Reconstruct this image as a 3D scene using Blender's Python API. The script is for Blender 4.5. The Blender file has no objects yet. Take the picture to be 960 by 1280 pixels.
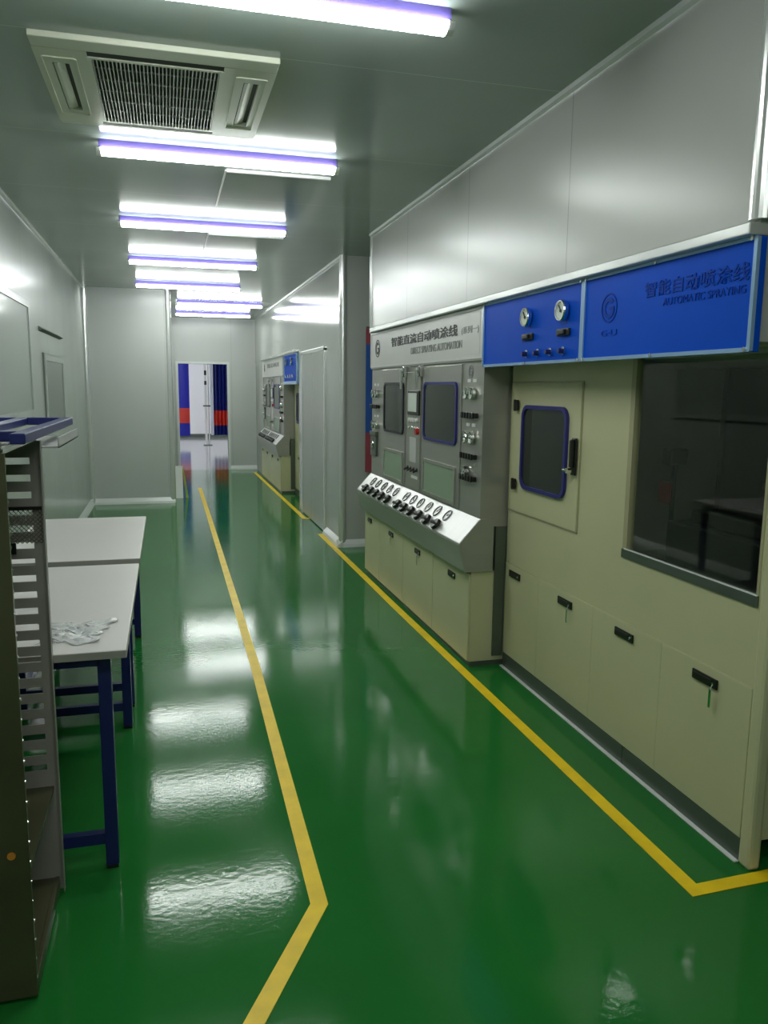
import bpy, bmesh, math, random
from mathutils import Vector, Matrix
random.seed(7)
sc = bpy.context.scene
COL = sc.collection
V = Vector

# ------------------------------------------------------------------ materials
def mat(name, col, rough=.5, metal=0., spec=.5, coat=0., coat_rough=.05, noise=None, bump=None, aniso=0.,
        trans=0., ior=1.45, emit=None, estr=0., seams=None, rvar=None):
    m = bpy.data.materials.new(name)
    m.use_nodes = True
    nt = m.node_tree
    b = nt.nodes['Principled BSDF']
    b.inputs['Base Color'].default_value = (*col, 1)
    b.inputs['Roughness'].default_value = rough
    b.inputs['Metallic'].default_value = metal
    b.inputs['Specular IOR Level'].default_value = spec
    b.inputs['Coat Weight'].default_value = coat
    b.inputs['Coat Roughness'].default_value = coat_rough
    b.inputs['Transmission Weight'].default_value = trans
    b.inputs['IOR'].default_value = ior
    if emit:
        b.inputs['Emission Color'].default_value = (*emit, 1)
        b.inputs['Emission Strength'].default_value = estr
    tc = nt.nodes.new('ShaderNodeTexCoord')
    out = None
    def noise_node(scale, detail=3., stretch=(1, 1, 1)):
        mp = nt.nodes.new('ShaderNodeMapping'); mp.inputs['Scale'].default_value = stretch
        nt.links.new(tc.outputs['Object'], mp.inputs['Vector'])
        n = nt.nodes.new('ShaderNodeTexNoise'); n.inputs['Scale'].default_value = scale
        n.inputs['Detail'].default_value = detail
        nt.links.new(mp.outputs['Vector'], n.inputs['Vector'])
        return n
    if noise:                                   # (scale, amount, stretch)
        n = noise_node(noise[0], 3, noise[2] if len(noise) > 2 else (1, 1, 1))
        r = nt.nodes.new('ShaderNodeMapRange')
        r.inputs['From Min'].default_value = .3; r.inputs['From Max'].default_value = .7
        r.inputs['To Min'].default_value = 1 - noise[1]; r.inputs['To Max'].default_value = 1 + noise[1]
        nt.links.new(n.outputs['Fac'], r.inputs['Value'])
        mul = nt.nodes.new('ShaderNodeVectorMath'); mul.operation = 'SCALE'
        mul.inputs[0].default_value = col
        nt.links.new(r.outputs['Result'], mul.inputs['Scale'])
        out = mul.outputs['Vector']
    if seams:                                   # (axis, spacing, offset, width, factor): joints between sheet panels
        sx = nt.nodes.new('ShaderNodeSeparateXYZ'); nt.links.new(tc.outputs['Object'], sx.inputs[0])
        a = nt.nodes.new('ShaderNodeMath'); a.operation = 'ADD'; a.inputs[1].default_value = 100 * seams[1] - seams[2]
        nt.links.new(sx.outputs['XYZ'.index(seams[0])], a.inputs[0])
        mo = nt.nodes.new('ShaderNodeMath'); mo.operation = 'MODULO'; mo.inputs[1].default_value = seams[1]
        nt.links.new(a.outputs[0], mo.inputs[0])
        lt = nt.nodes.new('ShaderNodeMath'); lt.operation = 'LESS_THAN'; lt.inputs[1].default_value = seams[3]
        nt.links.new(mo.outputs[0], lt.inputs[0])
        mx = nt.nodes.new('ShaderNodeMix'); mx.data_type = 'RGBA'
        nt.links.new(lt.outputs[0], mx.inputs[0])
        mx.inputs[6].default_value = (*col, 1)
        if out: nt.links.new(out, mx.inputs[6])
        mx.inputs[7].default_value = (*[min(1, c * seams[4]) for c in col], 1)
        out = mx.outputs[2]
    if out is not None:
        nt.links.new(out, b.inputs['Base Color'])
    if rvar:                                    # (scale, min, max, stretch)
        n = noise_node(rvar[0], 4, rvar[3] if len(rvar) > 3 else (1, 1, 1))
        r = nt.nodes.new('ShaderNodeMapRange')
        r.inputs['From Min'].default_value = .3; r.inputs['From Max'].default_value = .7
        r.inputs['To Min'].default_value = rvar[1]; r.inputs['To Max'].default_value = rvar[2]
        nt.links.new(n.outputs['Fac'], r.inputs['Value'])
        nt.links.new(r.outputs['Result'], b.inputs['Roughness'])
    if bump:                                    # (scale, strength, stretch)
        n = noise_node(bump[0], 3, bump[2] if len(bump) > 2 else (1, 1, 1))
        bp = nt.nodes.new('ShaderNodeBump'); bp.inputs['Strength'].default_value = bump[1]
        bp.inputs['Distance'].default_value = .01
        nt.links.new(n.outputs['Fac'], bp.inputs['Height'])
        nt.links.new(bp.outputs['Normal'], b.inputs['Normal'])
        if coat: nt.links.new(bp.outputs['Normal'], b.inputs['Coat Normal'])
    return m

M = {}
M['floor'] = mat('green_epoxy', (.015, .165, .028), .10, spec=.42, noise=(1.3, .10), bump=(42, .034), rvar=(2.2, .07, .12))
M['floor_grey'] = mat('grey_epoxy', (.33, .34, .36), .10, noise=(1.0, .08), bump=(30, .02))
M['tape'] = mat('yellow_tape', (.95, .66, .012), .40, noise=(9, .10))
M['ceiling'] = mat('ceiling_steel', (.33, .385, .345), .14, spec=.36, noise=(1.2, .05), seams=('Y', 1.18, .83, .006, 1.3))
M['wall'] = mat('steel_wall', (.44, .455, .425), .27, metal=.04, spec=.25, noise=(.8, .03, (1, 1, .4)), seams=('Y', 1.15, 3.11, .007, .72))
M['wall_gloss'] = mat('steel_wall_glossy', (.47, .49, .465), .12, metal=.0, spec=.22, noise=(.8, .03, (1, 1, .4)), seams=('Y', 1.15, 8.25, .006, .8))
M['wall_left'] = mat('steel_wall_left', (.47, .50, .475), .20, metal=.0, spec=.30, noise=(1.1, .06), seams=('Y', 1.18, 1.7, .007, .75))
M['wall_x'] = mat('steel_wall_cross', (.56, .58, .56), .24, metal=.0, noise=(1.1, .05, (1, 1, .3)), seams=('X', 1.18, 1.18, .006, .8))
M['trim'] = mat('aluminium_trim', (.78, .80, .78), .22, metal=.55)
M['cove'] = mat('white_cove', (.72, .75, .73), .22)
M['beige'] = mat('beige_paint', (.57, .56, .345), .36, noise=(1.4, .05))
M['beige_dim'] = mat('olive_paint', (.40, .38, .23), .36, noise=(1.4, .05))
M['latch'] = mat('black_plastic', (.012, .013, .010), .35)
M['kick'] = mat('grey_green_steel', (.13, .155, .13), .35, metal=.5)
M['steel'] = mat('brushed_steel', (.40, .40, .365), .34, metal=.55, noise=(3, .03, (1, 1, 6)))
M['steel_bright'] = mat('bright_steel', (.66, .66, .65), .33, metal=.40, noise=(5, .03, (1, 9, 1)))
M['steel_dark'] = mat('dark_steel', (.066, .070, .034), .30, metal=.0, noise=(2.5, .22))
M['bezel'] = mat('dark_bezel', (.20, .20, .20), .25, metal=.6)
M['orange'] = mat('orange_reflection', (.55, .22, .03), .4)  # colour of a warm reflection on the rack front
M['rack_side'] = mat('slotted_steel', (.40, .385, .35), .34, metal=.3, noise=(4, .1))
M['chrome'] = mat('chrome', (.82, .82, .80), .10, metal=1.)
M['blue'] = mat('blue_panel', (.003, .078, .58), .45, spec=.06, noise=(1.5, .07))
M['blue_edge'] = mat('light_blue_edge', (.30, .48, .72), .25, metal=.3)
M['blue_dark'] = mat('dark_blue_print', (.005, .048, .36), .45, spec=.06)
M['navy'] = mat('navy_paint', (.014, .020, .130), .32)
M['gasket'] = mat('blue_gasket', (.028, .027, .19), .38)
M['gasket_dark'] = mat('dark_gasket', (.02, .022, .035), .4)
M['glass_dark'] = mat('tinted_glass', (.030, .036, .032), .06, spec=.5)
def pane_glass(name, tint, rough):
    m = bpy.data.materials.new(name); m.use_nodes = True
    nt = m.node_tree; nt.nodes.clear()
    o = nt.nodes.new('ShaderNodeOutputMaterial'); mx = nt.nodes.new('ShaderNodeMixShader')
    fr = nt.nodes.new('ShaderNodeFresnel'); 
    ge = nt.nodes.new('ShaderNodeNewGeometry'); mr = nt.nodes.new('ShaderNodeMapRange')   # same reflectance on both faces of the pane
    mr.inputs['To Min'].default_value = 1.45; mr.inputs['To Max'].default_value = 1 / 1.45
    nt.links.new(ge.outputs['Backfacing'], mr.inputs['Value']); nt.links.new(mr.outputs['Result'], fr.inputs['IOR'])
    t = nt.nodes.new('ShaderNodeBsdfTransparent'); t.inputs['Color'].default_value = (*tint, 1)
    g = nt.nodes.new('ShaderNodeBsdfGlossy'); g.inputs['Roughness'].default_value = rough
    nt.links.new(fr.outputs[0], mx.inputs[0]); nt.links.new(t.outputs[0], mx.inputs[1]); nt.links.new(g.outputs[0], mx.inputs[2])
    nt.links.new(mx.outputs[0], o.inputs['Surface'])
    return m
M['glass'] = pane_glass('clear_glass', (.90, .93, .89), .03)
M['glass_green'] = mat('pale_green_pane', (.26, .36, .25), .16)
M['sign'] = mat('silver_sign', (.58, .58, .56), .34, metal=.08, noise=(2, .03))
M['ink'] = mat('black_ink', (.02, .02, .022), .5)
M['ink_grey'] = mat('grey_ink', (.24, .25, .25), .5)
M['white'] = mat('white_plastic', (.80, .80, .78), .3)
M['dial'] = mat('gauge_dial', (.66, .72, .66), .25)
M['red'] = mat('red_plastic', (.50, .02, .02), .35)
M['table'] = mat('white_laminate', (.66, .64, .62), .30, noise=(2, .03))
M['table_edge'] = mat('grey_edge', (.36, .35, .32), .4)
M['film'] = mat('plastic_film', (.92, .94, .94), .16, trans=.55, ior=1.2)
M['ac'] = mat('ac_plastic', (.58, .61, .48), .40)
M['ac_dark'] = mat('ac_inside', (.035, .040, .036), .6)
M['ac_fin'] = mat('ac_fin', (.36, .38, .34), .4)
M['lamp'] = mat('lamp_diffuser', (.9, .9, .9), .4, emit=(.95, 1.0, .945), estr=20.)
M['spine'] = mat('lamp_body', (.16, .12, .46), .35, metal=.0)  # violet tint of lamp overexposure put into the body colour
M['conduit'] = mat('conduit', (.80, .80, .78), .4)
M['room_white'] = mat('white_wall', (.90, .90, .93), .5)
M['cur_blue'] = mat('blue_sheet', (.012, .016, .36), .35)
M['cur_navy'] = mat('navy_sheet', (.012, .022, .19), .35)
M['cur_red'] = mat('red_sheet', (.62, .045, .03), .4)
M['cur_white'] = mat('white_sheet', (.72, .74, .84), .35)
M['banner_pink'] = mat('crimson_print', (.36, .07, .10), .5)
M['banner_blue'] = mat('banner_blue', (.03, .11, .42), .45)
M['lime'] = mat('lime_plastic', (.42, .50, .10), .4)
M['dark_int'] = mat('chamber_paint', (.74, .75, .68), .55)
M['dark_mach'] = mat('dark_machine', (.018, .020, .018), .4)
M['win'] = mat('hazy_pane', (.33, .37, .345), .10)
M['win2'] = mat('grey_green_pane', (.17, .20, .18), .12)
M['groove'] = mat('groove', (.17, .185, .17), .6)
M['bar_grey'] = mat('drying_sheet', (.46, .48, .46), .25, metal=.3)

# ------------------------------------------------------------------ helpers
class MB:
    def __init__(s): s.bm = bmesh.new()
    def box(s, x0, x1, y0, y1, z0, z1, bev=0.):
        bm = s.bm if not bev else bmesh.new()
        vs = [bm.verts.new((x, y, z)) for x in (x0, x1) for y in (y0, y1) for z in (z0, z1)]
        for f in ((0, 1, 3, 2), (4, 6, 7, 5), (0, 4, 5, 1), (2, 3, 7, 6), (0, 2, 6, 4), (1, 5, 7, 3)):
            bm.faces.new([vs[i] for i in f])
        if bev:
            bmesh.ops.recalc_face_normals(bm, faces=bm.faces)
            bmesh.ops.bevel(bm, geom=bm.edges[:], offset=bev, segments=2, profile=.5, affect='EDGES')
            s.merge(bm)
        return s
    def merge(s, bm, mtx=None):
        if mtx: bm.transform(mtx)
        me = bpy.data.meshes.new('tmp'); bm.to_mesh(me); bm.free()
        s.bm.from_mesh(me); bpy.data.meshes.remove(me)
    def cyl(s, p0, p1, r, seg=16, r2=None):
        p0, p1 = V(p0), V(p1); d = p1 - p0
        q = V((0, 0, 1)).rotation_difference(d.normalized()).to_matrix().to_4x4()
        bm = bmesh.new()
        bmesh.ops.create_cone(bm, cap_ends=True, segments=seg, radius1=r, radius2=r if r2 is None else r2, depth=d.length)
        s.merge(bm, Matrix.Translation((p0 + p1) / 2) @ q)
        return s
    def prism(s, pts, axis, a0, a1):
        """closed polygon of 2D points swept along an axis; 2D = the other two axes in x,y,z order"""
        def p(u, v, a):
            return {'X': (a, u, v), 'Y': (u, a, v), 'Z': (u, v, a)}[axis]
        A = [s.bm.verts.new(p(u, v, a0)) for u, v in pts]
        B = [s.bm.verts.new(p(u, v, a1)) for u, v in pts]
        s.bm.faces.new(A); s.bm.faces.new(B[::-1])
        n = len(pts)
        for i in range(n):
            s.bm.faces.new((A[i], B[i], B[(i + 1) % n], A[(i + 1) % n]))
        return s
    def ring(s, outer, inner, axis, a0, a1):
        """frame between two loops with the same number of points"""
        def p(u, v, a):
            return {'X': (a, u, v), 'Y': (u, a, v), 'Z': (u, v, a)}[axis]
        L = [[s.bm.verts.new(p(u, v, a)) for u, v in q] for q in (outer, inner) for a in (a0, a1)]
        n = len(outer); o0, o1, i0, i1 = L
        for k in range(n):
            j = (k + 1) % n
            for a, b in ((o0, o1), (o1, i1), (i1, i0), (i0, o0)):
                s.bm.faces.new((a[k], a[j], b[j], b[k]))
        return s
    def tube(s, pts, r, seg=8):
        for a, b in zip(pts, pts[1:]): s.cyl(a, b, r, seg)
        return s
    def disc(s, c, n, r, th, seg=24, r2=None):
        c, n = V(c), V(n).normalized()
        return s.cyl(c, c + n * th, r, seg, r2)
    def build(s, name, m, parent=None, label=None, smooth=False):
        bmesh.ops.recalc_face_normals(s.bm, faces=s.bm.faces)
        me = bpy.data.meshes.new(name)
        s.bm.to_mesh(me); s.bm.free()
        me.materials.append(m if not isinstance(m, str) else M[m])
        if smooth:
            for p in me.polygons: p.use_smooth = True
        o = bpy.data.objects.new(name, me); COL.objects.link(o)
        if parent:
            me.transform(Matrix.Translation(-V(parent['_base'])))
            o.parent = parent
            o['_base'] = parent['_base']
        if label: o['label'] = label
        return o

def rr(u0, u1, v0, v1, r, n=5):
    pts = []
    for cx, cy, a in ((u1 - r, v1 - r, 0), (u0 + r, v1 - r, 90), (u0 + r, v0 + r, 180), (u1 - r, v0 + r, 270)):
        for k in range(n + 1):
            t = math.radians(a + 90 * k / n); pts.append((cx + r * math.cos(t), cy + r * math.sin(t)))
    return pts

def thing(name, label, cat, base, group=None):
    o = bpy.data.objects.new(name, None); COL.objects.link(o)
    o.empty_display_size = .1
    o.location = base; o['_base'] = tuple(base); o['label'] = label; o['category'] = cat
    if group: o['group'] = group
    return o
def tag(o, label, cat, group=None, kind=None):
    o['label'] = label; o['category'] = cat
    if group: o['group'] = group
    if kind: o['kind'] = kind
    return o
def struct(name, mb, m):
    o = mb.build(name, m); o['kind'] = 'structure'; return o
def sbox(name, m, *a, bev=0.): return struct(name, MB().box(*a, bev=bev), m)
def copy_tree(o, parent=None):
    c = o.copy(); COL.objects.link(c); c.parent = parent
    for ch in o.children: copy_tree(ch, c)
    return c

def text_bm(body, height, width=None, bold=0.):
    cu = bpy.data.curves.new('txt', 'FONT'); cu.body = body
    cu.align_x = 'CENTER'; cu.align_y = 'CENTER'; cu.extrude = .02; cu.offset = bold
    ob = bpy.data.objects.new('txt', cu); COL.objects.link(ob)
    bpy.context.view_layer.update()
    me = bpy.data.meshes.new_from_object(ob.evaluated_get(bpy.context.evaluated_depsgraph_get()))
    bpy.data.objects.remove(ob); bpy.data.curves.remove(cu)
    xs = [v.co.x for v in me.vertices]; ys = [v.co.y for v in me.vertices]
    cx, cy = (min(xs) + max(xs)) / 2, (min(ys) + max(ys)) / 2
    sy = height / (max(ys) - min(ys)); sx = sy if width is None else width / (max(xs) - min(xs))
    bm = bmesh.new(); bm.from_mesh(me); bpy.data.meshes.remove(me)
    bm.transform(Matrix.Diagonal((sx, sy, .08, 1)) @ Matrix.Translation((-cx, -cy, 0)))
    return bm
def frame_mtx(c, n, up):
    n = V(n).normalized(); up = V(up); u = up.cross(n).normalized(); v = n.cross(u)
    m = Matrix((u, v, n)).transposed().to_4x4(); m.translation = V(c); return m
def text(name, body, c, n, up, height, m, parent, width=None, bold=0.):
    mb = MB(); mb.merge(text_bm(body, height, width, bold), frame_mtx(c, n, up))
    return mb.build(name, m, parent)

NX, UP = (-1, 0, 0), (0, 0, 1)
def gauge(parent, c, n, up, r, needle=.7, name='gauge', bez='chrome'):
    """round pressure gauge: stem, bezel ring, dial, needle"""
    c, n = V(c), V(n).normalized(); mt = frame_mtx(c, n, up)
    mb = MB()
    mb.disc(c, n, r * .45, .012, 12)
    bm = bmesh.new(); seg = 24
    prof = [(r, .008), (r, .024), (r * .94, .029), (r * .84, .029), (r * .82, .022)]
    rows = [[bm.verts.new((a * math.cos(2 * math.pi * k / seg), a * math.sin(2 * math.pi * k / seg), z)) for k in range(seg)] for a, z in prof]
    for A, B in zip(rows, rows[1:]):
        for k in range(seg): bm.faces.new((A[k], A[(k + 1) % seg], B[(k + 1) % seg], B[k]))
    bm.faces.new(rows[0][::-1])
    mb.merge(bm, mt)
    g = mb.build(name, bez, parent)
    MB().disc(c + n * .0125, n, r * .83, .009, 24).build('dial', 'dial', g)
    nb = MB(); a = needle * 6.28
    u = mt.to_3x3() @ V((math.cos(a), math.sin(a), 0))
    p0 = c + n * .0235
    nb.cyl(p0 - u * r * .2, p0 + u * r * .66, r * .06, 6); nb.disc(c + n * .0218, n, r * .14, .004, 10)
    nb.build('needle', 'ink', g)
    return g
def latch(parent, x, y, z, keys=False, w=.13, hgt=.032):
    """flat black push latch in a cabinet door"""
    mb = MB().box(x - .008, x - .0005, y - w / 2, y + w / 2, z - hgt / 2, z + hgt / 2, .003)
    mb.box(x - .012, x - .007, y - w * .30, y + w * .42, z - hgt * .28, z + hgt * .3, .002)
    l = mb.build('latch', 'latch', parent, 'black flush latch')
    MB().disc((x - .008, y - w * .38, z), NX, .006, .005, 10).build('lock', 'chrome', l)
    if keys:
        k = MB().tube([(x - .012, y - w * .38, z), (x - .02, y - w * .38, z - .02)], .002, 6)
        k.box(x - .022, x - .020, y - w * .38 - .007, y - w * .38 + .005, z - .075, z - .02)
        k.box(x - .018, x - .016, y - w * .38 - .001, y - w * .38 + .010, z - .085, z - .02)
        k.build('key', 'chrome', l)
    return l
def ringlogo(name, c, n, up, r, m, parent):
    """round emblem: a ring with an open G shaped mark in it"""
    mt = frame_mtx(c, n, up); bm = bmesh.new(); mb = MB()
    def arc(r0, r1, a0, a1, k=28):
        rows = []
        for i in range(k + 1):
            t = math.radians(a0 + (a1 - a0) * i / k)
            rows.append([bm.verts.new((q * math.cos(t), q * math.sin(t), z)) for q, z in ((r0, 0), (r1, 0), (r1, .002), (r0, .002))])
        for A, B in zip(rows, rows[1:]):
            for j in range(4): bm.faces.new((A[j], A[(j + 1) % 4], B[(j + 1) % 4], B[j]))
    arc(r * .90, r, 0, 360, 36); arc(r * .44, r * .70, 40, 350)
    mb.merge(bm, mt)
    b2 = bmesh.new(); bmesh.ops.create_cube(b2, size=1); b2.transform(Matrix.Translation((r * .35, -r * .02, .001)) @ Matrix.Diagonal((r * .55, r * .2, .002, 1)))
    mb.merge(b2, mt)
    return mb.build(name, m, parent)

H = 2.768
# ------------------------------------------------------------------ the setting
sbox('floor', 'floor', -.985, 3.6, -2.6, 15.13, -.08, 0)
sbox('floor_passage', 'floor_grey', -2.2, 4.2, 15.13, 25.0, -.08, 0)
sbox('ceiling', 'ceiling', -.985, 3.6, -2.6, 15.2, H, H + .1)
sbox('wall_left', 'wall_left', -1.1, -.985, -2.6, 10.9, 0, H)
sbox('wall_back', 'wall_x', -1.1, 3.7, -2.7, -2.6, 0, H)
sbox('wall_right_front', 'wall', 3.6, 3.7, -2.6, 1.97, 0, H)
sbox('wall_block', 'wall_x', -1.1, .06, 10.9, 15.13, 0, H)
# the long right wall above the machines, and the upper part of its near end
sbox('wall_right', 'wall', 1.63, 3.6, 1.97, 6.42, 1.99, H)
sbox('wall_right_lower', 'wall', 1.652, 3.55, 1.985, 3.98, 1.695, 1.99)
sbox('wall_recess', 'wall', 2.6, 2.7, 6.42, 7.5, 0, H)
sbox('wall_partition', 'wall_gloss', 1.625, 3.0, 7.5, 10.06, 0, H)
sbox('wall_right_far', 'wall_gloss', 1.625, 3.0, 10.06, 15.13, 1.98, H)
sbox('wall_right_far_lower', 'wall_gloss', 1.652, 3.0, 10.06, 11.53, 1.625, 1.98)
sbox('wall_right_end', 'wall', 1.63, 3.0, 13.98, 15.13, 0, 1.98)
w = MB()
w.box(.06, .225, 15.13, 15.23, 0, H); w.box(1.10, 3.0, 15.13, 15.23, 0, H); w.box(.225, 1.10, 15.13, 15.23, 1.95, H)
struct('wall_end', w, 'wall_x')
w = MB()
w.box(.18, .225, 15.10, 15.25, 0, 1.99); w.box(1.10, 1.145, 15.10, 15.25, 0, 1.99); w.box(.225, 1.10, 15.10, 15.25, 1.95, 1.99)
struct('door_1', w, 'cove')
# trims: cove along the ceiling, corner guards, floor cove
w = MB()
w.prism([(1.63, H), (1.61, H), (1.612, H - .018), (1.63, H - .024)], 'Y', 1.97, 6.42)
struct('trim_1', w, 'trim')
w = MB(); w.prism([(1.625, H), (1.605, H), (1.607, H - .022), (1.625, H - .028)], 'Y', 7.5, 15.13); struct('trim_2', w, 'trim')
w = MB(); w.prism([(-.985, H), (-.965, H), (-.967, H - .018), (-.985, H - .024)], 'Y', -2.6, 10.9); struct('trim_3', w, 'trim')
def corner(n, x, y, sx, z0=0, z1=H, r=.035):
    struct('trim_%d' % n, MB().cyl((x, y, z0), (x, y, z1), r, 20), 'trim')
corner(4, -.965, 10.88, 1); corner(5, .055, 10.905, 1); corner(6, 1.632, 7.507, 1); corner(7, 1.638, 1.978, 1, 2.03, H); corner(8, 1.637, 6.412, 1, 1.99, H, .02)
w = MB(); w.box(1.59, 1.66, 1.965, 6.30, 1.988, 2.022, .004); struct('trim_9', w, 'trim')
w = MB(); w.box(1.595, 1.66, 10.07, 13.95, 1.988, 2.018, .004); struct('trim_10', w, 'trim')
w = MB(); w.prism([(10.9, 0), (10.85, 0), (10.86, .03), (10.9, .075)], 'X', -.985, .08); struct('baseboard_block', w, 'cove')
w = MB(); w.prism([(-.985, 0), (-.94, 0), (-.95, .03), (-.985, .075)], 'Y', 4.0, 10.9); struct('baseboard_left', w, 'cove')
w = MB(); w.prism([(15.13, 0), (15.08, 0), (15.09, .03), (15.13, .075)], 'X', 1.145, 1.65); struct('baseboard_end', w, 'cove')
w = MB(); w.prism([(1.625, 0), (1.575, 0), (1.585, .03), (1.625, .07)], 'Y', 7.45, 8.25)
w.prism([(7.5, 0), (7.45, 0), (7.46, .03), (7.5, .07)], 'X', 1.575, 2.6)
struct('baseboard_partition', w, 'cove')
# door in the partition, with an aluminium head and jambs
w = MB(); w.box(1.600, 1.630, 8.27, 8.33, 0, 1.96, .004); w.box(1.600, 1.630, 9.69, 9.75, 0, 1.96, .004); w.box(1.600, 1.630, 8.27, 9.75, 1.93, 1.975, .004)
d2 = struct('door_2', w, 'trim')
o = MB().box(1.606, 1.628, 8.33, 9.005, .01, 1.93, .003).box(1.606, 1.628, 9.015, 9.69, .01, 1.93, .003).build('door_leaf', 'wall'); o.parent = d2
# flush windows in the left wall
def flush_window(n, y0, y1, z0, z1, m):
    fr = MB().ring(rr(y0, y1, z0, z1, .004, 1), rr(y0 + .05, y1 - .05, z0 + .05, z1 - .05, .004, 1), 'X', -.99, -.965)
    f = struct('window_%d' % n, fr, 'wall_left')
    p = MB().box(-.99, -.972, y0 + .05, y1 - .05, z0 + .05, z1 - .05).build('pane', m); p.parent = f
    g = MB().ring(rr(y0 - .012, y1 + .012, z0 - .012, z1 + .012, .004, 1), rr(y0, y1, z0, z1, .004, 1), 'X', -.99, -.974).build('seal', 'groove'); g.parent = f
flush_window(1, 5.0, 6.56, 1.31, 2.16, 'win')
flush_window(2, 7.25, 8.5, 1.15, 1.80, 'win2')
w = MB(); w.prism([(-.985, 2.02), (-.95, 1.995), (-.985, 1.98)], 'Y', 7.1, 8.45); struct('trim_11', w, 'groove')
# yellow floor marking tape (each run lies on the floor)
def tape(pts, wd=.052, z=.0025):
    mb = MB(); L, R_ = [], []
    P = [V((a, b)) for a, b in pts]
    for i, p in enumerate(P):
        d0 = (P[i] - P[i - 1]).normalized() if i else (P[1] - P[0]).normalized()
        d1 = (P[i + 1] - P[i]).normalized() if i < len(P) - 1 else d0
        n0, n1 = V((-d0.y, d0.x)), V((-d1.y, d1.x)); m_ = (n0 + n1).normalized(); k = wd / 2 / max(.3, m_.dot(n0))
        L.append(p + m_ * k); R_.append(p - m_ * k)
    for i in range(len(P) - 1):
        q = [L[i], L[i + 1], R_[i + 1], R_[i]]
        A = [mb.bm.verts.new((v.x, v.y, .0004)) for v in q]; B = [mb.bm.verts.new((v.x, v.y, z)) for v in q]
        mb.bm.faces.new(A); mb.bm.faces.new(B)
        for a in range(4): mb.bm.faces.new((A[a], A[(a + 1) % 4], B[(a + 1) % 4], B[a]))
    return mb
tag(tape([(.458, 12.4), (.455, 9.9), (.437, 4.3), (.402, 2.16), (-.10, 1.30), (-.5, .6)]).build('floor_tape', 'tape'), 'long yellow tape line down the middle of the green floor, bending near the tables', 'floor tape', 'yellow floor tapes')
tag(tape([(1.64, 8.19), (1.545, 8.19), (1.540, 5.2), (1.556, 1.935), (2.6, 1.965)]).build('floor_tape', 'tape'), 'yellow tape line around the nearer gauge cabinet and beige booth', 'floor tape', 'yellow floor tapes')
tag(tape([(1.62, 9.25), (1.55, 9.25), (1.525, 14.5)]).build('floor_tape', 'tape'), 'far yellow tape line in front of the distant machine on the right', 'floor tape', 'yellow floor tapes')

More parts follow.
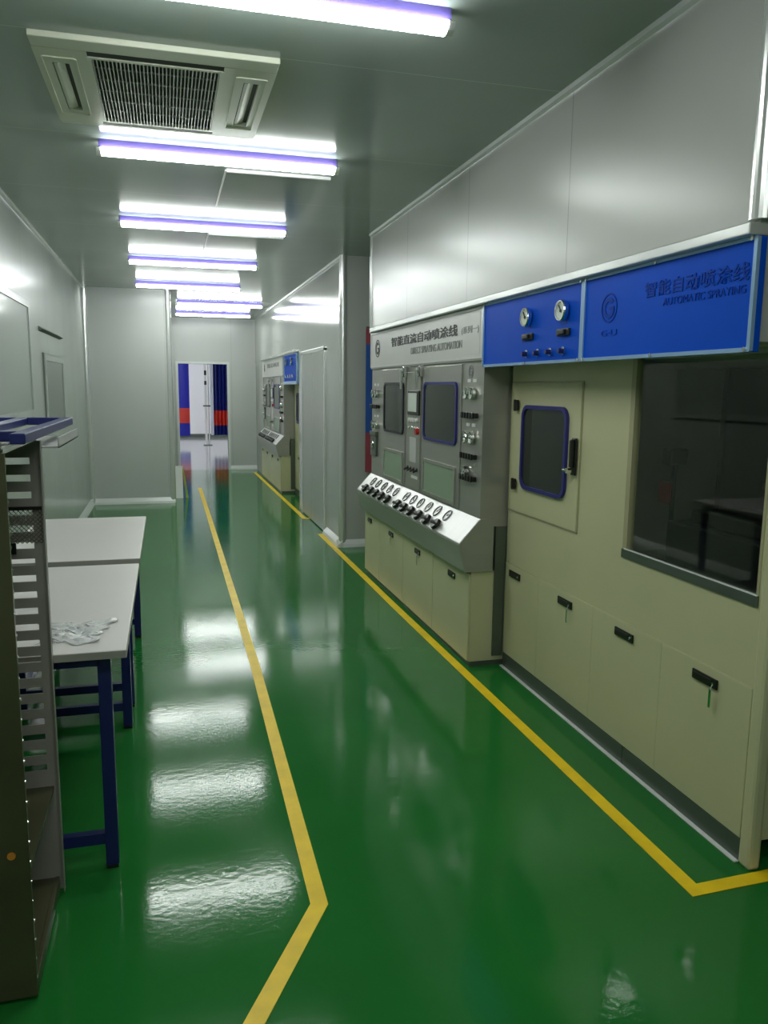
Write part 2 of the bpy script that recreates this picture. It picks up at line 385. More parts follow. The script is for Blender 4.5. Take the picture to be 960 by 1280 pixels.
# ------------------------------------------------------------------ gauge cabinets
def station(dy, label, near=True):
    Y = lambda y: y + dy
    T = thing('gauge_cabinet', label, 'machine', (1.595, Y(4.0), 0), 'gauge cabinets along the right wall')
    MB().box(1.600, 2.4, Y(4.002), Y(6.40), .03, .55).build('base_cabinet', 'beige', T, 'beige base cabinet')
    MB().box(1.605, 2.4, Y(4.006), Y(6.395), 0, .03).build('plinth', 'kick', T)
    ys = [4.0, 4.62, 5.28, 5.93, 6.40]
    lat = [4.27, 4.93, 5.58, 6.22]
    for k in range(4):
        d = MB().box(1.588, 1.5999, Y(ys[k] + .004), Y(ys[k + 1] - .004), .035, .535, .003).build('cabinet_door', 'beige', T)
        latch(d, 1.588, Y(lat[k]), .475, keys=(k in (1, 2)), w=.11, hgt=.036)
    # sloping steel console
    c = MB().prism([(1.72, .845), (1.642, .845), (1.522, .712), (1.520, .70), (1.555, .552), (1.72, .552)], 'Y', Y(3.985), Y(6.41))
    c.build('console_body', 'steel', T, 'brushed steel console')
    n = V((-.133, 0, .120)).normalized(); upv = V((.120, 0, .133)).normalized()
    def S(t, y, off=0.): return V((1.522 + .12 * t, Y(y), .712 + .133 * t)) + n * off
    pm = MB(); q = [S(.02, 3.99, .0005), S(.02, 6.405, .0005), S(.98, 6.405, .0005), S(.98, 3.99, .0005)]
    A = [pm.bm.verts.new(p) for p in q]; B = [pm.bm.verts.new(p + n * .003) for p in q]
    pm.bm.faces.new(A); pm.bm.faces.new(B)
    for a in range(4): pm.bm.faces.new((A[a], A[(a + 1) % 4], B[(a + 1) % 4], B[a]))
    cp = pm.build('console_plate', 'steel_bright', T, 'bright sloping steel plate')
    for i, y in enumerate((4.40, 4.58, 4.75, 4.92, 5.08, 5.24, 5.50, 5.67, 5.83, 6.0, 6.16)):
        gauge(T, S(.66, y, -.019), n, upv, .041, .1 + .07 * (i % 5), bez='bezel')
        kc = S(.20, y + .03, .003)
        kb = MB().disc(kc, n, .022, .006, 14).disc(kc + n * .005, n, .038, .020, 12, .034)
        kb.cyl(kc + n * .020 - V((0, .050, 0)), kc + n * .020 + V((0, .050, 0)), .013, 8)
        kb.build('valve_knob', 'latch', T)
    # upright steel panel
    MB().box(1.642, 2.4, Y(4.0), Y(6.40), .80, 1.985).build('upright_panel', 'steel', T)
    MB().box(1.735, 1.796, Y(3.9865), Y(3.9998), .06, .80).build('side_channel', 'kick', T, 'dark vertical channel')
    MB().box(1.628, 1.6419, Y(3.999), Y(6.40), 1.700, 1.722, .003).build('ledge', 'steel', T)
    for (y0, y1, wy0, wy1, gz, pane) in ((5.43, 6.04, 5.455, 5.975, 'gasket_dark', 0), (4.32, 5.03, 4.372, 4.985, 'gasket', 1)):
        d = MB().box(1.634, 1.6419, Y(y0), Y(y1), .855, 1.69, .003).build('panel_door', 'steel', T)
        MB().ring(rr(Y(wy0 - .004), Y(wy1 + .004), 1.219, 1.591, .045), rr(Y(wy0 + .013), Y(wy1 - .013), 1.236, 1.574, .037), 'X', 1.622, 1.634).build('gasket', gz, d)
        MB().prism(rr(Y(wy0 + .010), Y(wy1 - .010), 1.233, 1.577, .037), 'X', 1.628, 1.6338).build('window_pane', 'glass_dark', d)
        MB().ring(rr(Y(wy0), Y(wy1), .865, 1.095, .01, 2), rr(Y(wy0 + .02), Y(wy1 - .02), .885, 1.075, .008, 2), 'X', 1.624, 1.634).build('lower_frame', 'steel', d)
        MB().box(1.629, 1.6338, Y(wy0 + .019), Y(wy1 - .019), .884, 1.076).build('lower_pane', 'glass_green', d, 'pale translucent lower pane')
        hy = 5.41 if not pane else 5.05
        hb = MB().box(1.612, 1.634, Y(hy - .022), Y(hy + .022), 1.625, 1.70, .005)
        hb.cyl((1.612, Y(hy), 1.665), (1.595, Y(hy), 1.665), .022, 12)
        hb.cyl((1.600, Y(hy), 1.672), (1.596, Y(hy), 1.545), .015, 8, .009)
        hb.build('door_handle', 'chrome', d)
    # middle strip with the screen, buttons and toggles
    MB().box(1.632, 1.6419, Y(5.075), Y(5.385), .86, 1.66, .002).build('control_strip', 'steel', T)
    s_ = MB().box(1.620, 1.632, Y(5.07), Y(5.33), 1.37, 1.535, .004).build('screen_frame', 'latch', T)
    MB().box(1.6185, 1.6205, Y(5.12), Y(5.31), 1.392, 1.518).build('screen', 'dial', s_)
    for r_, z in enumerate((1.335, 1.285)):
        for k in range(4):
            MB().disc((1.632, Y(5.30 - .055 * k), z), NX, .014, .012, 12).build('push_button', 'chrome' if r_ else 'white', T)
    MB().disc((1.632, Y(5.105), 1.262), NX, .022, .022, 14).build('stop_button', 'red', T, 'red stop button')
    MB().box(1.629, 1.632, Y(5.15), Y(5.29), 1.045, 1.215).build('name_plate', 'sign', T)
    for k in range(4):
        tb = MB().disc((1.632, Y(5.33 - .07 * k), 1.00), NX, .013, .006, 10); tb.cyl((1.63, Y(5.33 - .07 * k), 1.0), (1.602, Y(5.33 - .07 * k), .985), .007, 8)
        tb.build('toggle_switch', 'latch', T)
    MB().box(1.630, 1.632, Y(5.11), Y(5.25), .935, .955).build('caption_plate', 'white', T)
    # regulator columns at either end
    for (yc, hw, rows, bars) in ((4.17, .075, (1.525, 1.280, 1.085), (1.405, 1.178, 1.055)), (6.255, .085, (1.505, 1.255, 1.10), (1.402,))):
        for j, z in enumerate(rows):
            for sgn in (-1, 1):
                if j == 2 and sgn < 0: continue
                gauge(T, (1.642, Y(yc + sgn * hw * .55), z), NX, UP, .034, .3 + .2 * j, 'regulator_gauge')
            if j < 2:
                for sgn in (-1, 1):
                    MB().box(1.6395, 1.6419, Y(yc + sgn * hw * .55 - .025), Y(yc + sgn * hw * .55 + .025), z + .062, z + .080).build('caption_plate', 'white', T)
        for z in bars:
            bb = MB().box(1.618, 1.6419, Y(yc - .105), Y(yc + .105), z - .014, z + .014, .005)
            for k in range(5): bb.box(1.610, 1.62, Y(yc - .095 + .041 * k), Y(yc - .07 + .041 * k), z - .017, z + .017, .003)
            bb.build('flow_valve', 'latch', T)
    ringlogo('emblem', (1.6415, Y(4.19), 1.645), NX, UP, .035, 'ink_grey', T)
    MB().box(1.617, 1.6419, Y(6.20), Y(6.385), 1.165, 1.20, .004).box(1.624, 1.6419, Y(6.21), Y(6.38), 1.0, 1.165, .004).build('junction_box', 'kick', T)
    # silver header board with its lettering
    sb = MB().box(1.630, 1.6419, Y(4.02), Y(6.385), 1.724, 1.972, .0).build('header_board', 'sign', T, 'silver header board with dark lettering')
    MB().ring(rr(Y(3.998), Y(6.40), 1.712, 1.984, .003, 1), rr(Y(4.02), Y(6.385), 1.724, 1.972, .002, 1), 'X', 1.624, 1.6419).build('header_frame', 'steel_bright', T)
    sx = 1.6285
    if near:
        text('headline', '智能直流自动喷涂线', (sx, Y(5.09), 1.885), NX, UP, .068, 'ink', sb, 1.40, .012)
        text('headline_tail', '(系列一)', (sx, Y(4.19), 1.872), NX, UP, .045, 'ink_grey', sb, .26)
        text('subline', 'DIRECT SPRAYING AUTOMATION', (sx, Y(4.80), 1.802), NX, UP, .045, 'ink_grey', sb, .98)
    else:
        text('headline', '智能直流自动喷涂线', (sx, Y(5.09), 1.885), NX, UP, .068, 'ink_grey', sb, 1.40)
    ringlogo('emblem', (sx + .001, Y(6.19), 1.858), NX, UP, .068, 'ink', sb)
    MB().box(1.6288, 1.6302, Y(4.045), Y(4.335), 1.74, 1.96).build('header_plate', 'sign', sb)
    return T
station(0, 'steel gauge cabinet with sloping console and silver header, beside the blue panels', True)
station(7.55, 'distant steel gauge cabinet next to the far doorway, beyond the partition', False)

# ------------------------------------------------------------------ near beige spray booth
def booth():
    X = 1.80
    T = thing('spray_booth', 'beige spray booth with oval-cornered door and big dark window, under blue panels', 'machine', (X, 1.985, 0), 'beige booths along the right wall')
    p = MB()
    wy0, wy1, wz0, wz1 = 2.045, 2.835, .872, 1.69
    p.box(X, X + .03, wy1, 3.982, .605, 1.69)                      # field that carries the door
    p.box(X, X + .03, 1.985, wy0, .605, 1.69)
    p.box(X, X + .03, wy0, wy1, .605, wz0); p.box(X, X + .03, wy0, wy1, wz1, 1.722)
    p.box(X, 3.55, 1.985, 2.015, .10, 1.69)                        # near end wall
    p.box(X + .03, 3.55, 3.952, 3.982, .10, 1.69); p.box(3.52, 3.55, 2.015, 3.952, .1, 1.69)
    p.box(X + .0005, X + .03, 1.986, 3.982, .10, .603)
    p.build('shell', 'beige', T)
    MB().box(X - .012, X + .035, 1.975, 2.03, .0, 1.664, .012).build('corner_post', 'beige', T)
    # lower hatches
    for y0, y1, ly, k in ((2.035, 2.522, 2.26, True), (2.5235, 3.032, 2.775, False), (3.0335, 3.567, 3.283, True), (3.5685, 3.975, 3.848, False)):
        hd = MB().box(X - .005, X, y0, y1, .085, .604, .0012).build('hatch', 'beige', T)
        latch(hd, X - .005, ly, .556, k, .135, .036)
    for y0, y1 in ((2.03, 2.742), (2.746, 3.982)):
        MB().box(X - .004, X + .012, y0, y1, .004, .082, .002).build('kick_strip', 'kick', T, 'grey green kick strip')
    MB().box(X - .022, X - .004, 2.03, 3.98, .0008, .006, .001).build('sealant_bead', 'cove', T, 'white sealant bead on the floor')
    # door
    d = MB().box(X - .006, X, 3.222, 3.972, .905, 1.584, .002).build('door', 'beige', T)
    MB().ring(rr(3.212, 3.981, .897, 1.592, .004, 1), rr(3.216, 3.977, .901, 1.588, .004, 1), 'X', X - .004, X).build('door_frame', 'beige_dim', T)
    gy0, gy1, gz0, gz1 = 3.325, 3.812, 1.038, 1.472
    MB().ring(rr(gy0, gy1, gz0, gz1, .062, 7), rr(gy0 + .019, gy1 - .019, gz0 + .019, gz1 - .019, .048, 7), 'X', X - .022, X - .005).build('gasket', 'gasket', d, 'blue rubber window gasket')
    MB().prism(rr(gy0 + .016, gy1 - .016, gz0 + .016, gz1 - .016, .05, 7), 'X', X - .014, X - .0062).build('window_pane', 'glass_dark', d)
    for z in (1.468, 1.052):
        MB().box(X - .026, X - .012, 3.862, 3.908, z - .028, z + .028, .004).cyl((X - .026, 3.885, z - .03), (X - .026, 3.885, z + .03), .006, 8).build('hinge', 'latch', d)
    h = MB().box(X - .022, X - .012, 3.226, 3.268, 1.165, 1.335, .004).box(X - .038, X - .020, 3.234, 3.260, 1.20, 1.33, .006).build('door_handle', 'latch', d, 'black lever handle')
    MB().cyl((X - .02, 3.262, 1.185), (X - .045, 3.266, 1.185), .013, 12).cyl((X - .04, 3.266, 1.185), (X - .04, 3.300, 1.185), .008, 8).build('lock', 'chrome', h)
    # big window
    f = MB()
    f.box(X - .006, X + .028, wy0, wy1, wz0, wz0 + .036)
    wf = f.build('window_sill', 'kick', T, 'grey green window sill')
    MB().box(X - .002, X + .028, wy1 - .03, wy1, wz0 + .036, wz1).build('window_jamb', 'beige_dim', T)
    MB().box(X - .002, X + .028, wy0, wy0 + .012, wz0 + .036, wz1).build('window_jamb', 'beige_dim', T)
    MB().box(X - .007, X + .002, wy0 + .004, wy1 - .02, wz0 + .0355, wz0 + .0395).build('sill_bead', 'cove', wf, 'bright sill bead')
    MB().box(X + .012, X + .018, wy0 + .01, wy1 - .028, wz0 + .034, wz1).build('window_glass', 'glass', wf)
    # inside the chamber
    c = MB()
    c.box(1.832, 3.50, 2.016, 2.03, .62, 1.69); c.box(1.832, 3.50, 3.93, 3.951, .62, 1.69); c.box(3.50, 3.519, 2.016, 3.951, .62, 1.69)
    c.box(1.832, 3.50, 2.03, 3.93, .62, .64); c.box(1.832, 3.50, 2.03, 3.93, 1.672, 1.69)
    c.build('chamber', 'dark_int', T, 'dark chamber lining')
    MB().box(2.78, 3.49, 3.50, 3.54, .64, 1.67).build('dark_panel', 'dark_mach', T, 'added black panel darkening the right of the chamber')  # added so the right part of the window looks dark
    m_ = MB().box(2.15, 2.55, 2.05, 3.05, .64, .98, .01).box(2.2, 2.5, 2.05, 2.95, .98, 1.04, .01)
    m_.cyl((2.3, 2.35, 1.04), (2.3, 2.35, 1.20), .03, 12).box(2.25, 2.35, 2.3, 2.6, 1.17, 1.21, .01)
    m_.build('conveyor_bed', 'dark_mach', T, 'black conveyor bed inside the chamber')
    MB().cyl((2.35, 3.30, .64), (2.35, 3.30, 1.22), .012, 10).box(2.30, 2.40, 3.26, 3.34, 1.20, 1.28, .01).build('spray_gun', 'dark_mach', T)
    MB().box(2.29, 2.30, 3.24, 3.33, 1.02, 1.12, .003).build('warning_tag', 'red', T, 'small red tag inside')
    return T
booth()

# blue header panels over the booth
def blue_frame(T, y0, y1, z0, z1):
    f = MB().ring(rr(y0, y1, z0, z1, .004, 1), rr(y0 + .014, y1 - .014, z0 + .013, z1 - .010, .004, 1), 'X', 1.618, 1.630).build('edge_trim', 'blue_edge', T, 'pale blue edge trim')
    s = MB()
    for y in (y0 + .02, (y0 + y1) / 2, y1 - .02):
        for z in (z0 + .008, z1 - .006): s.disc((1.618, y, z), NX, .007, .004, 8)
    s.build('screws', 'chrome', f)
T = thing('blue_panel', 'blue control panel with two round gauges and four small knobs', 'control panel', (1.625, 2.937, 1.665))
MB().box(1.624, 1.6519, 2.937, 3.980, 1.665, 1.985, .002).build('board', 'blue', T)
blue_frame(T, 2.936, 3.982, 1.664, 1.987)
for y in (3.434, 3.089):
    gauge(T, (1.624, y, 1.878), NX, UP, .044, .35)
    MB().box(1.612, 1.6239, y - .055, y + .055, 1.775, 1.805, .004).box(1.602, 1.613, y - .03, y + .03, 1.780, 1.80, .004).build('slide_switch', 'latch', T)
for y in (3.435, 3.316, 3.198, 3.080):
    MB().disc((1.624, y, 1.714), NX, .017, .010, 14).build('knob_collar', 'chrome', T)
    MB().disc((1.614, y, 1.712), NX, .013, .022, 12, .010).build('knob', 'navy', T)
T = thing('blue_panel', 'larger blue header panel with faint dark emblem and lettering, above the big window', 'sign', (1.625, 1.96, 1.665))
MB().box(1.624, 1.6519, 1.962, 2.934, 1.665, 1.985, .002).build('board', 'blue', T)
blue_frame(T, 1.961, 2.935, 1.664, 1.987)
ringlogo('emblem', (1.6235, 2.742, 1.857), NX, UP, .055, 'blue_dark', T)
text('emblem_caption', 'G·U', (1.6232, 2.735, 1.765), NX, UP, .022, 'blue_dark', T, .11)
text('lettering', '智能自动喷涂线', (1.6232, 2.25, 1.895), NX, UP, .052, 'blue_dark', T, .52, .01)
text('small_lettering', 'AUTOMATIC SPRAYING', (1.6232, 2.20, 1.845), NX, UP, .024, 'blue_dark', T, .40)

# ------------------------------------------------------------------ far booth with its small blue panel
T = thing('spray_booth', 'distant narrow beige booth between the partition and the far gauge cabinet', 'machine', (1.80, 10.07, 0), 'beige booths along the right wall')
MB().box(1.80, 3.0, 10.07, 11.53, .085, 1.62).build('shell', 'beige', T)
MB().box(1.797, 2.9, 10.08, 11.53, 0, .085).build('kick_strip', 'kick', T)
d = MB().box(1.788, 1.80, 10.55, 11.45, .905, 1.584, .004).build('door', 'beige', T)
MB().ring(rr(10.68, 11.25, 1.04, 1.47, .06), rr(10.71, 11.22, 1.07, 1.44, .045), 'X', 1.772, 1.789).build('gasket', 'gasket', d)
MB().prism(rr(10.70, 11.23, 1.06, 1.45, .05), 'X', 1.780, 1.7878).build('window_pane', 'glass_dark', d)
MB().box(1.762, 1.788, 10.58, 10.63, 1.165, 1.335, .006).build('door_handle', 'latch', d)
for y in (10.45, 11.1):
    hd = MB().box(1.790, 1.80, y - .33, y + .30, .09, .60, .003).build('hatch', 'beige', T); latch(hd, 1.790, y, .55)
T = thing('blue_panel', 'small distant blue panel with pale gauges, high beside the partition', 'control panel', (1.625, 10.1, 1.62))
MB().box(1.610, 1.6519, 10.12, 11.25, 1.60, 1.978, .002).build('board', 'blue', T)
MB().ring(rr(10.10, 11.27, 1.585, 1.979, .004, 1), rr(10.14, 11.23, 1.625, 1.97, .004, 1), 'X', 1.600, 1.652).build('edge_trim', 'blue_edge', T)
for y in (10.95, 10.5): gauge(T, (1.610, y, 1.88), NX, UP, .05, .35)
for k in range(4): MB().disc((1.610, 10.35 + .2 * k, 1.69), NX, .022, .03, 12).build('knob', 'chrome', T)

# banner in the recess behind the near machine
b = thing('hanging_banner', 'narrow blue banner with crimson ends in the recess behind the gauge cabinet', 'banner', (1.86, 7.46, .75))
MB().box(1.85, 2.40, 7.462, 7.472, 1.12, 1.96).build('sheet', 'banner_blue', b)
MB().box(1.85, 2.40, 7.462, 7.472, 1.96, 2.11).build('end_band', 'banner_pink', b, 'crimson top band')
MB().box(1.85, 2.40, 7.462, 7.472, .74, 1.12).build('end_band', 'banner_pink', b, 'crimson bottom band')
MB().cyl((1.85, 7.467, 2.115), (2.41, 7.467, 2.115), .012, 10).box(1.85, 2.40, 7.47, 7.4995, 2.105, 2.125).build('rod', 'chrome', b)

# ------------------------------------------------------------------ work tables
def table(y0, y1, label):
    x0, x1 = -.765, -.142
    T = thing('work_table', label, 'table', ((x0 + x1) / 2, (y0 + y1) / 2, 0), 'white topped work tables')
    MB().box(x0, x1, y0, y1, .724, .75, .003).build('tabletop', 'table', T)
    MB().ring(rr(x0 - .0015, x1 + .0015, y0 - .0015, y1 + .0015, .003, 1), rr(x0 + .001, x1 - .001, y0 + .001, y1 - .001, .003, 1), 'Z', .7245, .7475).build('edge_band', 'table_edge', T)
    s = .040
    lx = (x0 + .05, x1 - .09); ly = (y0 + .05, y1 - .09)
    for x in lx:
        for y in ly:
            l = MB().box(x, x + s, y, y + s, .012, .724, .003).build('leg', 'navy', T)
            MB().box(x + .002, x + s - .002, y + .002, y + s - .002, 0, .012).build('foot', 'latch', l)
    for y in ly:
        MB().box(lx[0] + s, lx[1], y + .004, y + s - .004, .685, .724).build('apron', 'navy', T)
        MB().box(lx[0] + s, lx[1], y + .006, y + s - .006, .085, .122).build('stretcher', 'navy', T)
    for x in lx:
        MB().box(x + .004, x + s - .004, ly[0] + s, ly[1], .685, .724).build('apron', 'navy', T)
    MB().box(lx[0] + .006, lx[0] + s - .006, ly[0] + s, ly[1], .085, .122).build('stretcher', 'navy', T)
    return T
table(2.455, 3.692, 'white work table on navy legs nearest the rack, crumpled plastic on it')
table(3.805, 5.055, 'bare white work table on navy legs behind the first, farther from the rack')
# crumpled plastic film
bm = bmesh.new(); N = 26
g = []
for i in range(N + 1):
    row = []
    for j in range(N + 1):
        u, v = i / N, j / N
        r = 1 - .28 * math.sin(7 * u + 4 * v) * (abs(u - .5) + abs(v - .5))
        x = -.315 + (u - .5) * .20 * r + .012 * math.sin(23 * v); y = 2.66 + (v - .5) * .22 * r + .012 * math.sin(19 * u)
        edge = min(u, v, 1 - u, 1 - v) * 2
        z = .7535 + abs(.014 * math.sin(9 * u + 13 * v) * math.sin(17 * v - 6 * u) + .006 * math.sin(31 * u) * math.sin(27 * v + 1)) * (.25 + .75 * edge) + random.random() * .002
        row.append(bm.verts.new((x, y, z)))
    g.append(row)
for i in range(N):
    for j in range(N): bm.faces.new((g[i][j], g[i + 1][j], g[i + 1][j + 1], g[i][j + 1]))
mb = MB(); mb.merge(bm)
f = mb.build('plastic_film', 'film'); md = f.modifiers.new('t', 'SOLIDIFY'); md.thickness = .0012
tag(f, 'crumpled clear plastic film lying on the nearer white table', 'plastic film')

# ------------------------------------------------------------------ slotted steel rack
RX, R0, R1, RT, RL = -.36, 1.965, 2.42, 1.405, -.86
T = thing('slotted_rack', 'dark stainless tray rack with a slotted back panel at the left edge, before the tables', 'rack', (RL, R0, 0))
MB().box(RL, RX, R0, R0 + .012, .012, RT - .012, .001).build('front_panel', 'steel_dark', T, 'dark olive front panel')
s = MB(); z_top, pitch, sh = 1.345, .0485, .019
FX = -.345; sx0, sx1 = -.446, -.378
cols = [(sx0 - .12 * k, sx1 - .12 * k) for k in range(4)]
zs = [z_top - pitch * k for k in range(20)]
ya, yb = R1 - .004, R1
xs = [FX]
for a, b_ in cols: xs += [b_, a]
xs += [RL]
for k in range(0, len(xs), 2): s.box(xs[k + 1], xs[k], ya, yb, .012, RT - .012)
for a, b_ in cols:
    s.box(a, b_, ya, yb, zs[0], RT - .012)
    for q, q2 in zip(zs, zs[1:]): s.box(a, b_, ya, yb, q2, q - sh)
    s.box(a, b_, ya, yb, .012, zs[-1] - sh)
s.box(FX - .003, FX, R1 - .022, R1, .012, RT - .012)
s.build('slotted_panel', 'rack_side', T, 'grey steel back panel with columns of slots')
MB().box(RL, RX, R0, R1, RT - .012, RT, .002).build('top_panel', 'steel_dark', T)
MB().box(RX - .006, RX + .003, R0, R1, RT - .012, RT + .004, .001).build('top_rim', 'trim', T)
MB().box(RL, RL + .004, R0 + .012, R1 - .004, .012, RT - .012).build('outer_panel', 'steel_dark', T)
for k in range(24): MB().disc((RX, R0 + .007, .06 + k * .053), (1, 0, 0), .004, .002, 8).build('rivet', 'chrome', T)
for z in (.34, .04): MB().box(RL + .004, RX - .002, R0 + .012, R1 - .004, z, z + .012).build('shelf', 'steel_dark', T)
MB().box(RX - .014, RX, R0 + .012, R1 - .004, .012, .055, .002).build('bottom_rail', 'steel_dark', T)
MB().disc((-.40, R0 - .001, .405), (0, -1, 0), .010, .003, 12).build('tag', 'orange', T, 'small orange spot, a painted reflection')  # disc that paints a warm reflection onto the front panel
for x in (RL + .04, RX - .04):
    for y in (R0 + .04, R1 - .04): MB().cyl((x, y, 0), (x, y, .0125), .018, 12).build('foot', 'latch', T)
# bright back tray fixed to the rack's rear top edge
MB().box(RL + .02, RX + .062, R1 + .001, 2.93, RT - .034, RT - .030).box(RX + .058, RX + .062, R1 + .001, 2.93, RT - .034, RT - .004).build('rear_tray', 'steel_bright', T, 'bright tray on the rear top edge')
# blue steel frame on the top
bx0, bx1, by0, by1 = -.84, -.322, 2.02, 3.02
fz0, fz1 = RT + .0045, RT + .030
T = thing('steel_frame', 'flat navy blue steel frame lying on top of the slotted rack', 'frame', (bx0, by0, fz0))
MB().box(bx1 - .035, bx1, by0, by1, fz0, fz1, .003).build('side_bar', 'navy', T)
MB().box(bx0, bx0 + .035, by0, by1, fz0, fz1, .003).build('side_bar', 'navy', T)
for y in (by0 + .10, by1 - .035): MB().box(bx0 + .035, bx1 - .035, y, y + .035, fz0, fz1, .003).build('cross_bar', 'navy', T)
MB().box(-.50, -.465, by0 + .135, by1 - .035, fz0, fz1, .003).build('centre_bar', 'navy', T)
# wire netting hung on the slotted panel
nb = MB(); z0, z1, x0, x1 = 1.10, 1.20, -.47, -.352; yp = R1 - .009
for k in range(-7, 14):
    for sg in (1, -1):
        xa = x0 + k * .0125 + (0 if sg > 0 else .05); a = V((xa, yp + .0015 * sg, z0)); b_ = V((xa + sg * (z1 - z0), yp + .0015 * sg, z1))
        dx = b_.x - a.x; ta, tb = (x0 - a.x) / dx, (x1 - a.x) / dx
        t0, t1 = max(0, min(ta, tb)), min(1, max(ta, tb))
        if t1 - t0 > .05: nb.cyl(a + (b_ - a) * t0, a + (b_ - a) * t1, .0013, 5)
T = thing('wire_netting', 'small patch of wire netting hung on the slotted back panel of the rack', 'netting', (x0, yp, z0))
nb.build('mesh_wires', 'chrome', T)
MB().box(x0, x1, yp - .004, R1 - .0045, z1 - .004, z1 + .006, .001).build('hanging_rail', 'latch', T)
MB().box(x0, x0 + .045, yp - .004, yp + .003, z0 - .03, z0 + .002, .001).build('weight_bar', 'latch', T)

# ------------------------------------------------------------------ ceiling air conditioner
ax0, ax1, ay0, ay1 = -.43, .452, 3.19, 4.155
az = H - .022
T = thing('air_conditioner', 'square ceiling air conditioner cassette with dark grille', 'air conditioner', ((ax0 + ax1) / 2, (ay0 + ay1) / 2, az))
gx0, gx1, gy0, gy1 = -.243, .252, 3.335, 4.075
f = MB()
vx = ((ax0 + .055, ax0 + .115), (ax1 - .115, ax1 - .055)); vy0, vy1 = ay0 + .23, ay1 - .2
# fascia around the grille with two side slots
f.box(ax0, ax1, ay0, gy0 - .05, az, H, .004); f.box(ax0, ax1, gy1 + .045, ay1, az, H, .004)
for (a, b_, e, gq) in ((ax0, gx0, 0, 0), (gx1, ax1, 1, 0)):
    v0, v1 = vx[e]
    f.box(a, v0, gy0 - .05, gy1 + .045, az, H); f.box(v1, b_, gy0 - .05, gy1 + .045, az, H)
    f.box(v0, v1, gy0 - .05, vy0, az, H); f.box(v0, v1, vy1, gy1 + .045, az, H)
f.build('fascia', 'ac', T)
MB().box(ax0 + .01, ax1 - .01, ay0 + .01, ay1 - .01, H - .006, H - .001).build('inner_tray', 'ac_dark', T, 'dark inside')
for v0, v1 in vx:
    m_ = .5 * (v0 + v1)
    MB().prism([(v0 + .004, az + .002), (v0 + .016, az + .002), (m_ + .012, H - .010), (m_, H - .010)], 'Y', vy0 + .01, vy1 - .01).build('vent_flap', 'ac', T)
    MB().ring(rr(v0 - .035, v1 + .03, vy0 - .06, vy1 + .05, .012), rr(v0 - .030, v1 + .025, vy0 - .055, vy1 + .045, .010), 'Z', az - .004, az + .004).build('vent_surround', 'ac', T)
gr = MB()
gr.ring(rr(gx0 - .004, gx1 + .004, gy0 - .006, gy1 + .006, .006, 2), rr(gx0 + .012, gx1 - .012, gy0 + .012, gy1 - .012, .004, 2), 'Z', az - .0015, az + .012)
g = gr.build('intake_grille', 'ac', T)
fn = MB(); n = 34
for k in range(n):
    x = gx0 + .016 + (gx1 - gx0 - .032) * k / (n - 1); fn.box(x - .0022, x + .0022, gy0 + .012, gy1 - .012, az - .002, az + .012)
for k in range(5):
    y = gy0 + (gy1 - gy0) * (k + 1) / 6; fn.box(gx0 + .01, gx1 - .01, y - .002, y + .002, az + .010, az + .015)
fn.build('fins', 'ac_fin', g)
MB().box(gx0 - .02, gx1 + .02, gy0 - .046, gy0 - .012, az + .0012, H - .007).build('air_slot', 'ac_dark', T, 'dark air slot')
MB().box(gx0 - .02, gx1 + .02, gy1 + .012, gy1 + .040, az + .0012, H - .007).build('air_slot', 'ac_dark', T, 'dark air slot')

# ------------------------------------------------------------------ ceiling lamps
def lamp(label):
    T = thing('ceiling_lamp', label, 'lamp', (0, 0, H), 'strip lamps across the ceiling')
    T['_base'] = (0, 0, 0)
    L = .61
    MB().box(-L, L, -.028, .028, -.042, 0, .002).build('lamp_body', 'spine', T, 'grey lamp body with overexposure violet in its colour')
    pts = []
    for k in range(13):
        t = math.pi * k / 12; pts.append((.038 * math.cos(t), -.0425 - .032 * math.sin(t)))
    d = MB().prism(pts, 'X', -L + .012, L - .012).build('diffuser', 'lamp', T, 'glowing diffuser')
    for sg in (-1, 1):
        e = [( .95 * a, b_) for a, b_ in pts]
        MB().prism(e, 'X', sg * (L - .0125), sg * (L + .012)).build('end_cap', 'white', T)
    return T
names = ['nearest ceiling strip lamp, cut by the top of the picture', 'strip lamp just beyond the air conditioner', 'third strip lamp from the top, two beyond the air conditioner',
         'fourth strip lamp from the top, partway down the corridor', 'fifth strip lamp from the top, last before the corridor steps right',
         'sixth strip lamp, nearer of the two beside the block wall', 'farthest strip lamp, right before the end wall', 'strip lamp overhead behind the viewpoint', 'strip lamp over the open end behind the viewpoint']
pos = [(.32, 2.66), (.32, 4.46), (.32, 6.34), (.30, 8.21), (.30, 10.08), (.80, 12.1), (.80, 13.85), (.32, .75), (.32, -1.1)]
lp = lamp(names[0])
for i, (x, y) in enumerate(pos):
    o = lp if i == 0 else copy_tree(lp)
    o.location = (x, y, H); o['label'] = names[i]
# conduits feeding lamps
def conduit(y, y2, label):
    T = thing('conduit', label, 'cable conduit', (.37, y, H))
    MB().box(.37, .97, y, y + .022, H - .018, H - .0005, .002).build('cross_run', 'conduit', T)
    MB().box(.362, .372, y + .022, y2, H - .009, H - .0005, .001).build('long_run', 'conduit', T)
conduit(4.80, 5.75, 'thin white conduit on the ceiling behind the lamp beyond the air conditioner')
conduit(6.76, 7.7, 'thin white conduit on the ceiling behind the third strip lamp')

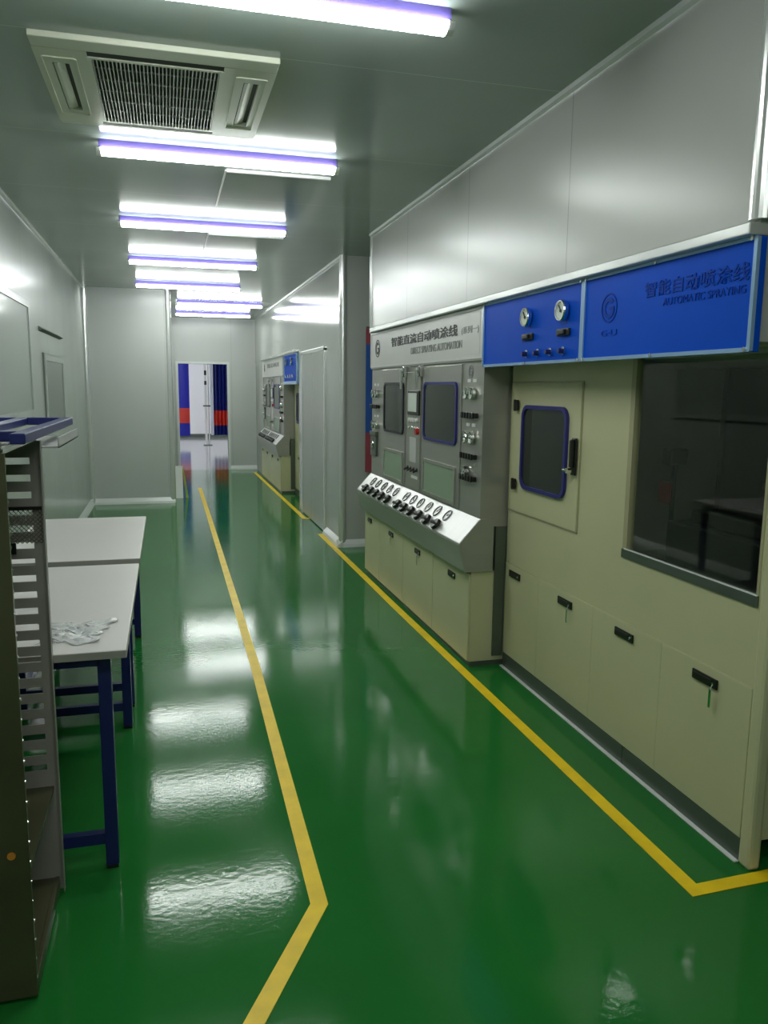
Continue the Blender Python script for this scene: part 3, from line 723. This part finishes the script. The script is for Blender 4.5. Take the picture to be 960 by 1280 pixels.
# ------------------------------------------------------------------ beyond the doorway
w = MB(); w.box(-2.2, 4.2, 25.0, 25.1, 0, 3.0); struct('wall_far_room', w, 'room_white')
w = MB(); w.box(-2.3, -2.2, 15.23, 25.1, 0, 3.0); struct('wall_far_room_left', w, 'room_white')
w = MB(); w.box(4.2, 4.3, 15.23, 25.1, 0, 3.0); struct('wall_far_room_right', w, 'room_white')
w = MB(); w.box(-2.3, 4.3, 15.23, 25.1, 3.0, 3.1); struct('ceiling_far_room', w, 'room_white')
w = MB(); w.box(-2.3, -1.1, 15.13, 15.23, 0, 3.0); w.box(-2.3, 4.3, 15.231, 15.26, H, 3.0); w.box(3.0, 4.3, 15.13, 15.23, 0, 3.0); w.box(-1.1, .06, 15.13, 15.23, 0, 3.0)
struct('wall_far_room_front', w, 'room_white')
def curtain(name, x0, x1, y, label, mats, folds, amp, bands):
    T = thing(name, label, 'curtain', ((x0 + x1) / 2, y, 0), 'plastic curtains beyond the doorway')
    for (z0, z1, mk) in bands:
        mb = MB(); n = folds * 8
        front, back = [], []
        for k in range(n + 1):
            u = k / n; x = x0 + (x1 - x0) * u; yy = y + amp * math.sin(u * folds * 2 * math.pi)
            front.append((x, yy)); back.append((x, yy + .008))
        mb.prism(front + back[::-1], 'Z', z0, z1)
        mb.build('band', mk, T)
    MB().cyl((x0 - .02, y, 2.62), (x1 + .02, y, 2.62), .02, 10).box(x0 - .02, x1 + .02, y - .01, y + .01, 2.64, 3.0).build('rail', 'chrome', T)
    return T
curtain('strip_curtain', .18, .60, 22.0, 'left bright blue curtain with a red band, beyond the doorway', None, 1, .02, ((.22, .56, 'cur_blue'), (.56, .96, 'cur_red'), (.96, 2.60, 'cur_blue')))
curtain('strip_curtain', 1.17, 1.62, 21.0, 'right pleated navy curtain with a red band, beyond the doorway', None, 5, .05, ((.30, .55, 'cur_navy'), (.55, .93, 'cur_red'), (.93, 2.60, 'cur_navy')))
curtain('strip_curtain', 1.09, 1.16, 20.9, 'narrow white curtain edge beside the pleated navy curtain', None, 2, .02, ((.30, 2.60, 'cur_white'),))
T = thing('pipe_stand', 'thin white and steel upright standing beyond the doorway', 'pipe', (1.0, 21.5, 0))
MB().cyl((1.0, 21.5, .02), (1.0, 21.5, 2.9), .03, 12).build('pole', 'white', T)
MB().cyl((1.075, 21.5, .02), (1.075, 21.5, 2.9), .018, 12).build('pole', 'chrome', T)
MB().box(.92, 1.15, 21.44, 21.56, 0, .02).build('base_plate', 'kick', T)
MB().box(.93, 1.13, 21.47, 21.53, 1.02, 1.05).cyl((1.0, 21.46, 1.83), (1.0, 21.46, 1.95), .03, 10).cyl((1.0, 21.46, 1.58), (1.0, 21.46, 1.68), .03, 10).build('bracket', 'latch', T)
for y, lb in ((17.2, 'unseen strip lamp in the room beyond the doorway, near its door'), (18.6, 'unseen strip lamp added to brighten the room beyond the doorway, second row from its door'), (21.8, 'unseen strip lamp added to brighten the room beyond the doorway, just behind the curtains'), (20.0, 'unseen strip lamp in the room beyond the doorway, over the curtains'), (23.4, 'unseen strip lamp in the room beyond the doorway, at its back wall')):
    for x, side in ((-1.35, 'left one'), (3.3, 'right one')):
        o = copy_tree(lp); o.location = (x, y, 3.0); o['label'] = lb + ', ' + side; o['group'] = 'unseen lamps brightening the room beyond the doorway'  # unseen lamps; extra rows added to brighten the room, kept off doorway reflections
w = MB(); w.box(-2.2, 4.2, 24.94, 25.0, 0, .10); struct('baseboard_far_room', w, 'kick')
# small folded floor sign by the block corner
T = thing('floor_sign', 'small white and lime folding floor sign beside the block corner', 'floor sign', (.16, 11.4, 0))
MB().prism([(11.30, 0), (11.312, 0), (11.44, .42), (11.428, .42)], 'X', .07, .19).build('front_leaf', 'cove', T)
MB().prism([(11.58, 0), (11.568, 0), (11.432, .42), (11.444, .42)], 'X', .07, .19).build('rear_leaf', 'cove', T)
MB().prism([(.192, .42), (.205, .42), (.262, 0), (.225, 0)], 'Y', 11.33, 11.36).build('side_rail', 'lime', T, 'lime edge')
MB().cyl((.065, 11.436, .425), (.20, 11.436, .425), .010, 8).build('hinge', 'white', T)

# ------------------------------------------------------------------ world, camera, view
wd = bpy.data.worlds.new('World'); sc.world = wd; wd.use_nodes = True
wd.node_tree.nodes['Background'].inputs[0].default_value = (.5, .52, .52, 1)
wd.node_tree.nodes['Background'].inputs[1].default_value = .02
cam = bpy.data.cameras.new('Camera'); co = bpy.data.objects.new('Camera', cam); COL.objects.link(co)
f_px, yaw, pit, roll = 990.14, .2674, .1553, .0111
cam.sensor_fit = 'VERTICAL'; cam.sensor_height = 36.; cam.lens = f_px / 1280 * 36
cam.clip_start = .05
fw = V((math.sin(yaw) * math.cos(pit), math.cos(yaw) * math.cos(pit), -math.sin(pit)))
rt = V((math.cos(yaw), -math.sin(yaw), 0)); up = rt.cross(fw)
r2 = math.cos(roll) * rt + math.sin(roll) * up; u2 = -math.sin(roll) * rt + math.cos(roll) * up
mt = Matrix((r2, u2, -fw)).transposed().to_4x4(); mt.translation = (0, 0, 1.55)
co.matrix_world = mt
sc.camera = co
vs = sc.view_settings
vs.view_transform = 'Standard'; vs.look = 'None'; vs.gamma = 1.; vs.use_curve_mapping = False
vs.exposure = 1.0
sc.cycles.max_bounces = 8
sc.cycles.use_denoising = True
for o in bpy.data.objects:
    if '_base' in o: del o['_base']
